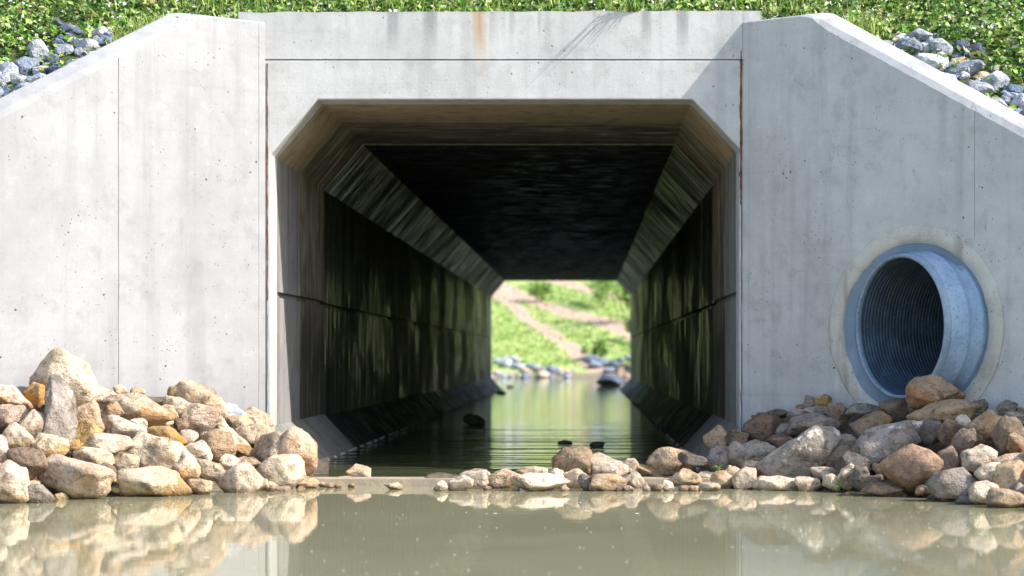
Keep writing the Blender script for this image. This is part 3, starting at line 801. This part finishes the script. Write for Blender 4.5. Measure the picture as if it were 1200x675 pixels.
off_frame(1222, 1395, 'R', 'gbtc', 'brown or grey rock continuing the right heap past the edge of the view', 'rocks of the right heap', 46)

# the soil and rubble under the heaps
M_bed = plain('rubble_soil', (.16, .12, .085), (.09, .07, .055), 14, .95, 1.)
for hp, a, b in (('L', -190, 385), ('R', 815, 1400), ('M', 500, 880)):
    V, Fc = [], []; K = 60; J = 10
    for i in range(K+1):
        px = a+(b-a)*i/K
        h = HEAP[hp]; d_, s, dw, db, zt = heap_d(hp, px, 560)
        for j in range(J+1):
            t = j/J; d = dw+.12+(db+.16-dw-.12)*t; z = -.12+(zt-.06+.12)*min(1, t*1.02)
            if hp == 'M': z = -.1+.16*math.sin(math.pi*t)
            edge = min(1, (px+190)/110 if hp == 'L' else ((1400-px)/120 if hp == 'R' else 1)); z = -.3+(z+.3)*math.sqrt(max(0, edge))
            p = P(px, 500, d); p.z = z+.05*noise.noise(Vector((p.x*5, p.y*5, 0))); V.append(p)
    for i in range(K):
        for j in range(J): q = i*(J+1)+j; Fc.append((q, q+J+1, q+J+2, q+1))
    tag(mesh_obj('rubble_bed', V, Fc, M_bed, smooth=True), kind='structure')

# dark stones in the channel
for px, py, w, h, lab in ((662, 517, 17, 6, 'small dark stone in the channel, left one of the near pair'), (700, 519, 19, 9, 'small dark blocky stone in the channel, right one of the near pair'),
        (587, 459, 12, 6, 'tiny dark stone in the water near the far end, on the left wall side'), (598, 452, 9, 5, 'tiny dark stone farthest along the left side of the channel')):
    d = F*(CH-.045)/(py+h*.35-VY)
    tag(rock('rock', P(px, py, d), w/F*d, h/F*d*.9, w/F*d, 0, 'd', 3, 14), lab, 'rock').location.z = .045+h/F*d*.12
d = 38.; 
d = F*(CH-.045)/(452-VY)
tag(rock('boulder', P(716, 446, d), 34/F*d, 16/F*d, 30/F*d, 0, 'k', 4, 14), 'blue dark boulder in the water at the far end of the tunnel', 'boulder')
for px, py, d_, w, h, lab in ((556, 492, 27, 28, 14, 'dark block stranded on the left haunch deep in the tunnel'),):
    d = F*(CH-.045)/(py+h*.4-VY)
    tag(rock('rock', P(px, py, d), w/F*d, h/F*d, w*.6/F*d, -4, 'd', 3, 16), lab, 'rock')

# far shore stones
for i in range(46):
    px = random.uniform(560, 760); t = random.random()
    y = 63.2+t*1.9; d = y+CD; x = (px-VX)/F*d; w = random.uniform(.18, .62)
    o = rock('shore_stone', (x, y, max(.05, HB(x, y))+w*.12), w, w*.6, w*.8, random.uniform(-20, 20), random.choice('vvwcuvg'), 3, 13)
    tag(o, 'pale stone on the far shore beyond the tunnel', 'stone', 'stones lining the far shore')
for i in range(16):
    x = random.uniform(.2, 2.1); y = random.uniform(64.2, 66.5); w = random.uniform(.3, .7)
    tag(rock('shore_stone', (x, y, HB(x, y)+w*.2), w, w*.6, w*.8, random.uniform(-20, 20), random.choice('kuud'), 3, 13), 'blue grey stone piled on the far shore at the right of the tunnel exit', 'stone', 'blue grey stones on the far shore')
for i in range(14):
    x = random.uniform(-3.9, -2.6); y = random.uniform(65.0, 66.6); w = random.uniform(.2, .5)
    tag(rock('shore_stone', (x, y, HB(x, y)+w*.15), w, w*.6, w*.8, random.uniform(-20, 20), 'v', 3, 13), 'white stone on the far bank at the left of the tunnel exit', 'stone', 'white stones on the far bank')

# ------------------------------------------------------------------ riprap on the embankment corners
def ray_slope(px, py):
    d = 12.3
    while d < 18:
        p = P(px, py, d)
        if p.z < H(p.x, p.y): return d
        d += .02
    return 15.
RIP = [(84,35,26,13,-20,'k','dark stone with a pale top standing alone highest in the left corner grass'),(82,46,12,12,0,'k',0),(118,38,20,14,0,'v',0),(123,48,18,12,5,'u',0),(45,60,26,26,-10,'v',0),
 (31,77,28,20,0,'u',0),(12,85,24,24,0,'v',0),(48,94,28,16,0,'v',0),(33,106,38,17,0,'u',0),(16,117,28,18,10,'v',0),(5,110,16,14,0,'k',0),(75,60,22,14,0,'v',0),
 (102,56,28,18,0,'v',0),(108,68,30,12,25,'v',0),(88,78,26,12,25,'v',0),(72,84,28,13,0,'k',0),(62,94,18,12,0,'u',0),(4,96,18,20,0,'v',0),(52,82,14,10,0,'c',0),(22,94,18,14,0,'v',0),(62,70,16,12,0,'u',0),(98,70,14,8,0,'k',0),(-14,112,34,24,0,'u',0),(-20,128,34,24,0,'v',0),
 (1079,41,26,14,0,'v',0),(1064,56,32,20,-15,'u',0),(1055,45,20,12,0,'v',0),(1083,58,20,14,0,'v',0),(1105,57,28,22,0,'v',0),(1091,75,38,22,-10,'v',0),(1127,56,18,16,0,'k',0),
 (1142,59,22,14,10,'k',0),(1125,73,20,12,-10,'c',0),(1132,81,46,18,8,'u',0),(1166,97,30,24,10,'v',0),(1147,106,32,20,-25,'v',0),(1196,122,24,22,0,'v',0),(1188,107,22,14,0,'k',0),
 (1044,55,22,12,-30,'v',0),(1173,124,28,13,-30,'v',0),(1194,136,20,16,0,'u',0),(1112,92,22,12,-30,'v',0),(1150,90,20,12,0,'c',0),(1215,138,34,26,0,'v',0),(1225,120,30,22,0,'u',0),(1180,112,16,12,0,'u',0)]
LBL = {'k': 'dark slate blue', 'v': 'light grey', 'u': 'blue grey', 'c': 'tan'}
cnt = {}
_r = random.Random(31)
for (a_, b_, w_, h_, *_q) in list(RIP):
    for _i in range(2): RIP.append((a_+_r.uniform(-16, 16), b_+_r.uniform(-9, 9), _r.uniform(9, 17), _r.uniform(7, 12), _r.uniform(-30, 30), _r.choice('kkuuv'), 0))
for (px, py, w, h, rot, mt, lab) in RIP:
    d = ray_slope(px, py+h*.25)
    o = rock('riprap_stone', P(px, py, d), w*1.1/F*d, h*1.15/F*d, w*.85/F*d, rot, mt, 3, random.uniform(32, 50), nplane=4, rough=.35)
    side = 'left' if px < 600 else 'right'
    tag(o, lab or '%s angular riprap stone in the grass above the %s wing wall' % (LBL[mt], side), 'stone', '%s riprap stones above the %s wing wall' % (LBL[mt], side))

# ------------------------------------------------------------------ ground cover
def leaf_mat(name, c1, c2, sat=.25):
    n = N(name); f = n.noise(n.pos, 40, 2); c = n.mix(n.ramp(f, .3, .7), c1, c2)
    m = n.out(c, .45, None, .4)
    tr = n.new('ShaderNodeBsdfTranslucent'); n.set(tr.inputs[0], c); mx = n.new('ShaderNodeMixShader'); mx.inputs[0].default_value = sat
    n.t.links.new(n.b.outputs[0], mx.inputs[1]); n.t.links.new(tr.outputs[0], mx.inputs[2])
    n.t.links.new(mx.outputs[0], n.t.nodes['Material Output'].inputs[0]); return m
LM = [leaf_mat('leaf_mid', (.10, .25, .03), (.15, .31, .04)), leaf_mat('leaf_light', (.32, .45, .09), (.42, .50, .16)), leaf_mat('leaf_dark', (.025, .07, .012), (.04, .09, .02)), leaf_mat('leaf_dry', (.35, .30, .12), (.28, .22, .10))]
M_flower = leaf_mat('flower_petal', (.78, .66, .66), (.85, .80, .74))
ripxy = [(r_[0], r_[1], r_[2]) for r_ in RIP]
def scatter(n, x0, x1, y0, y1, size, zlift, clear=True, flower=False, seed=1, skip=False):
    r = np.random.default_rng(seed); V = []; Fc = []; fm = []
    k = 0
    for _ in range(n):
        x, y = r.uniform(x0, x1), r.uniform(y0, y1)
        if y < .32 and side_x(y, -1)-.02 < x < side_x(y, 1)+.02: continue
        z = H(x, y)
        pxy = proj((x, y, z+.03))
        if clear and any(abs(pxy[0]-a) < w*.62 and abs(pxy[1]-b) < w*.5 for a, b, w in ripxy) and r.random() < .78: continue
        cl = noise.noise(Vector((x*2.6, y*2.6, 0))); cl2 = noise.noise(Vector((x*9, y*9, 5)))
        up = max(0, zlift*(.5+.6*cl+.6*cl2))*r.random()
        s = size*r.uniform(.5, 1.25)
        ax = Vector((r.normal(), r.normal()-.2, .55+abs(r.normal())*.7)).normalized()
        t = ax.orthogonal().normalized(); t.rotate(Matrix.Rotation(r.uniform(0, 6.28), 3, ax)); b = ax.cross(t)
        c = Vector((x, y, z+up+.008))
        if skip and -7.2 < x < 6.4 and -3.4 < y < 1.9: continue
        fold = ax*s*.18
        V += [c-t*s*.5, c+b*s*.36-fold*.2+fold, c+t*s*.5+fold*.5, c-b*s*.36-fold*.2+fold, c]
        Fc += [(k, k+4, k+1), (k+4, k+2, k+1), (k, k+3, k+4), (k+4, k+3, k+2)]
        if flower: mi = 0
        else:
            u = r.random()+.25*cl
            mi = 1 if u > .62 else (2 if u < .22 else 0)
            if r.random() < .035+.12*max(0, noise.noise(Vector((x*1.4, y*1.4, 20)))): mi = 3
        fm += [mi]*4; k += 5
    return V, Fc, fm
V, Fc, fm = scatter(120000, -7.2, 6.4, -3.4, 1.9, .055, .12)
tag(mesh_obj('ground_cover', V, Fc, LM, fm=fm), 'dense clover-like leafy ground cover on the embankment above the culvert', 'ground cover', kind='stuff')
V, Fc, fm = scatter(15000, -7.2, 6.4, -3.4, 1.9, .036, .15, flower=True, seed=5)
tag(mesh_obj('clover_flowers', V, Fc, [M_flower], fm=fm), 'small pale flowers scattered in the ground cover', 'flowers', kind='stuff')
V, Fc, fm = scatter(30000, -16, 15, -9, 7, .12, .12, clear=True, seed=9, skip=True)
ok = tag(mesh_obj('rough_grass', V, Fc, LM, fm=fm), 'coarse green growth on the outer slopes of the embankment', 'grass', kind='stuff')

def blades(name, pts, hgt, lean=(0, 0, 0), mats=LM, seed=3, wd=.006):
    r = np.random.default_rng(seed); V, Fc, fm = [], [], []; k = 0
    for (x, y, z) in pts:
        h = hgt*r.uniform(.5, 1.2); a = r.uniform(0, 6.28); dx = Vector((math.cos(a), math.sin(a), 0))*wd*r.uniform(.7, 1.3)
        bend = Vector((r.normal()*.35+lean[0], r.normal()*.35+lean[1], 0))*h
        p = Vector((x, y, z)); mid = p+Vector((0, 0, h*.6))+bend*.35; tip = p+Vector((0, 0, h*(.95+lean[2])))+bend
        V += [p-dx, p+dx, mid+dx*.7, mid-dx*.7, tip]; Fc += [(k, k+1, k+2, k+3), (k+3, k+2, k+4)]; q = int(r.choice([0, 1, 1, 2, 3], p=[.35, .25, .2, .1, .1])); fm += [q, q]; k += 5
    return mesh_obj(name, V, Fc, mats, fm=fm)
r = np.random.default_rng(11)
pts = [(x, y, H(x, y)) for x, y in zip(r.uniform(-3.4, 1.9, 700), r.uniform(.31, .75, 700))]
tag(blades('grass_fringe', pts, .14, (0, -.25, 0)), 'grass blades fringing the back of the headwall', 'grass', kind='stuff')
pts = []
for _ in range(2600):
    sg = r.choice([-1, 1]); y = -abs(r.normal())*1.0-.02 if r.random() < .6 else r.uniform(-.9, 1.2)
    if y < -2.6: continue
    x = side_x(min(y, .2), sg)+sg*(.10+abs(r.normal())*.22)
    if y > .2: x = r.uniform(-4.6, -2.4) if sg < 0 else r.uniform(1.5, 2.9)
    q = proj((x, y, H(x, y)+.03))
    if any(abs(q[0]-a) < w_*.6 and abs(q[1]-b) < w_*.6 for a, b, w_ in ripxy): continue
    pts.append((x, y, H(x, y)))
tag(blades('grass_fringe', pts, .15, (-.1, -.15, 0), [LM[1], LM[1], LM[0], LM[3]], seed=17, wd=.005), 'yellow green grass blades growing along the backs of the wing walls', 'grass', kind='stuff')
# blades drooping over the parapet, they throw the small streaky shadow
pts = [(random.uniform(.33, .42), -.02, 3.60) for _ in range(34)]
tag(blades('grass_tuft', pts, .20, (-.2, -.75, -.85), seed=8, wd=.008), 'little grass tuft drooping over the parapet edge right of the middle', 'grass tuft')
for px, py, d_, lab in ((841, 550, 13.4, 'tiny green weed sprouting between stones at the left end of the right heap'), (983, 571, 13.0, 'tiny bright green weed at the waterline between white stones')):
    c = P(px, py, d_-.12); V, Fc, fm = [], [], []
    for i in range(16):
        a = random.uniform(0, 6.28); s = .028; p = c+Vector((random.gauss(0, .014), random.gauss(0, .014), random.uniform(-.02, .03)))
        t = Vector((math.cos(a), math.sin(a), .6)).normalized()*s; b = t.cross(Vector((0, 0, 1))).normalized()*s*.4
        k = len(V); V += [p, p+t*.5+b, p+t, p+t*.5-b]; Fc.append((k, k+1, k+2, k+3)); fm.append(random.choice([0, 1]))
    tag(mesh_obj('weed', V, Fc, LM, fm=fm), lab, 'weed')

pts = []
for _ in range(520):
    x = random.uniform(-2.6, 1.3)
    if noise.noise(Vector((x*2.2, 4, 4))) > .0: pts.append((x, random.uniform(.28, .36), 3.56))
tag(blades('grass_fringe', pts, .16, (-.05, -1.1, -.35), [LM[0], LM[1], LM[2], LM[3]], seed=23, wd=.006), 'grass blades leaning forward over the top of the headwall', 'grass', kind='stuff')
# far bank grass and shrubs
r = np.random.default_rng(4); V, Fc, fm = [], [], []; k = 0
for _ in range(13000):
    x, y = r.uniform(-9, 7), r.uniform(65, 86)
    l1 = y+.9*x; bare = any(abs(y+sl*x-o_) < w_*.8 for o_, sl, w_ in ((66.6, 3.7, 2.2), (76.5, 1.9, 2.), (84.5, 1.5, 1.)))
    if bare and r.random() < .8: continue
    z = HB(x, y); h = r.uniform(.05, .16); s = r.uniform(.03, .08); a = r.uniform(0, 3.14)
    p = Vector((x, y, z-.01)); dx = Vector((math.cos(a), math.sin(a), 0))*s
    tip = p+Vector((r.normal()*.05, r.normal()*.05, h)); V += [p-dx, p+dx, tip]; Fc.append((k, k+1, k+2)); fm.append(int(r.choice([0, 1, 1, 3], p=[.4, .3, .2, .1]))); k += 3
tag(mesh_obj('bank_grass', V, Fc, LM, fm=fm), 'bright grass covering the far bank', 'grass', kind='stuff')
M_bark = plain('bark', (.14, .10, .07), (.08, .06, .04), 20)
def shrub(x, y, rad, hgt, lab, n=900, seed=0, name='shrub'):
    r = np.random.default_rng(seed); z0 = HB(x, y)
    root = tag(empty(name, (x, y, z0)), lab, 'shrub', 'shrubs on the far bank')
    V, Fc, fm = [], [], []; k = 0
    lobes = [(r.normal(size=3)*np.array([rad*.5, rad*.5, hgt*.18])+np.array([0, 0, hgt*.62]), rad*r.uniform(.3, .6)) for _ in range(9)]
    for _ in range(n):
        c0, lr = lobes[r.integers(len(lobes))]; v = r.normal(size=3); v /= np.linalg.norm(v)
        p = Vector(c0+v*lr*r.uniform(.5, 1.1)); ax = Vector(r.normal(size=3)).normalized(); t = ax.orthogonal().normalized(); b = ax.cross(t); s = r.uniform(.04, .10)
        V += [p-t*s, p+b*s*.6, p+t*s, p-b*s*.6]; Fc.append((k, k+1, k+2, k+3)); fm.append(int(r.choice([0, 1, 2], p=[.45, .35, .2]))); k += 4
    mesh_obj('foliage', V, Fc, LM, root, fm=fm)
    bm = bmesh.new()
    for i in range(5):
        a = i*1.25; q = [bm.verts.new((.03*math.cos(b_), .03*math.sin(b_), -.05)) for b_ in (0, 2.1, 4.2)]; tp = Vector((math.cos(a)*rad*.5, math.sin(a)*rad*.5, hgt*.7))
        w = [bm.verts.new(tp+Vector((.01*math.cos(b_), .01*math.sin(b_), 0))) for b_ in (0, 2.1, 4.2)]
        for j in range(3): bm.faces.new((q[j], q[(j+1) % 3], w[(j+1) % 3], w[j]))
    bm_obj('stem', bm, M_bark, root)
shrub(.6, 66.4, .45, .75, 'low green shrub among the stones at the foot of the far bank', 700, 1)
shrub(1.9, 74.0, .9, 2.1, 'tall loose shrub on the right of the far bank', 1300, 2)
shrub(.9, 79.0, .9, 2.0, 'pale green shrub higher up the far bank, right of the middle', 1100, 3)
shrub(2.6, 70.0, .6, 1.3, 'shrub at the right edge of the tunnel exit view', 900, 4)
shrub(-2.2, 81.0, .8, 1.2, 'low shrub high on the left of the far bank', 700, 5)

# floating specks
V, Fc = [], []
r = np.random.default_rng(21)
for _ in range(420):
    x, y = r.uniform(-4, 3.5), r.uniform(-7.6, -1.8); s = r.uniform(.002, .007)*(1.8 if r.random() < .06 else 1); k = len(V)
    for i in range(6): a = i*1.047; V.append((x+s*math.cos(a)*r.uniform(.7, 1.4), y+s*2*math.sin(a), .004))
    Fc.append(tuple(range(k, k+6)))
tag(mesh_obj('floating_specks', V, Fc, plain('foam', (.75, .74, .68), (.6, .58, .5), 50)), 'tiny pale specks of pollen and foam floating on the pond', 'foam', kind='stuff')
# broken pale line where haunches meet the water
V, Fc = [], []
for sg, xx in ((-1, X0+.36-.0), (1, X1-.36)):
    y = .3
    while y < L:
        ln = random.uniform(.15, 1.2)*(1 if y > 6 else .5)
        # haunch surface at z=.05: slope .38 over .36
        xs_ = (X0+.36-.052/.39*.36-.018) if sg < 0 else (X1-.36+.052/.39*.36+.018)
        k = len(V); m_ = 6
        for i in range(m_+1):
            yy = y+ln*i/m_; w = .013*random.uniform(.3, 1)*(0.2 if i in (0, m_) else 1)
            V += [(xs_-sg*w*2.2, yy, .0475+.0), (xs_+sg*w*.2, yy, .060)]
        for i in range(m_): Fc.append((k+2*i, k+2*i+1, k+2*i+3, k+2*i+2))
        y += ln+random.uniform(.05, .5)
tag(mesh_obj('pale_waterline', V, Fc, plain('pale_line', (.7, .7, .66), (.55, .55, .5), 30)), 'broken pale line along the water edge inside the tunnel', 'foam', kind='stuff')

# ------------------------------------------------------------------ light, camera, view
SUN = Vector((3.0, -1.0, 2.45)).normalized()
el = math.asin(SUN.z); az = math.atan2(SUN.x, SUN.y)
w = bpy.data.worlds.new("World"); S.world = w; w.use_nodes = True
nt = w.node_tree; sk = nt.nodes.new('ShaderNodeTexSky'); sk.sky_type = 'NISHITA'; sk.sun_disc = False
sk.sun_elevation = el; sk.sun_rotation = az; sk.air_density = 1.0; sk.dust_density = 1.6
nt.links.new(sk.outputs[0], nt.nodes['Background'].inputs[0]); nt.nodes['Background'].inputs[1].default_value = .15
l = bpy.data.lights.new('sun', 'SUN'); l.energy = 2.8; l.angle = math.radians(.53); l.color = (1, .95, .87)
lo = bpy.data.objects.new('sun', l); C.objects.link(lo); lo.rotation_euler = SUN.to_track_quat('Z', 'Y').to_euler(); lo.location = (20, -10, 20)
cam = bpy.data.cameras.new('camera'); cam.sensor_width = 36; cam.lens = F/1200*36
cam.shift_x = -(VX-600)/1200; cam.shift_y = (VY-337.5)/1200
cam.clip_start = .1; cam.clip_end = 3000
cam.dof.use_dof = True; cam.dof.focus_distance = 13.8; cam.dof.aperture_fstop = 1.7
co_ = bpy.data.objects.new('camera', cam); C.objects.link(co_); co_.location = (0, -CD, CH); co_.rotation_euler = (math.radians(90), 0, 0)
S.camera = co_
S.render.engine = 'CYCLES'; S.cycles.use_denoising = True; S.cycles.max_bounces = 10; S.cycles.diffuse_bounces = 6; S.cycles.glossy_bounces = 5
S.cycles.sample_clamp_indirect = 8; S.cycles.caustics_reflective = False
S.render.resolution_x, S.render.resolution_y = 1024, 576
v = S.view_settings; v.view_transform = 'Standard'; v.look = 'None'; v.exposure = 1.38; v.gamma = 1; v.use_curve_mapping = False
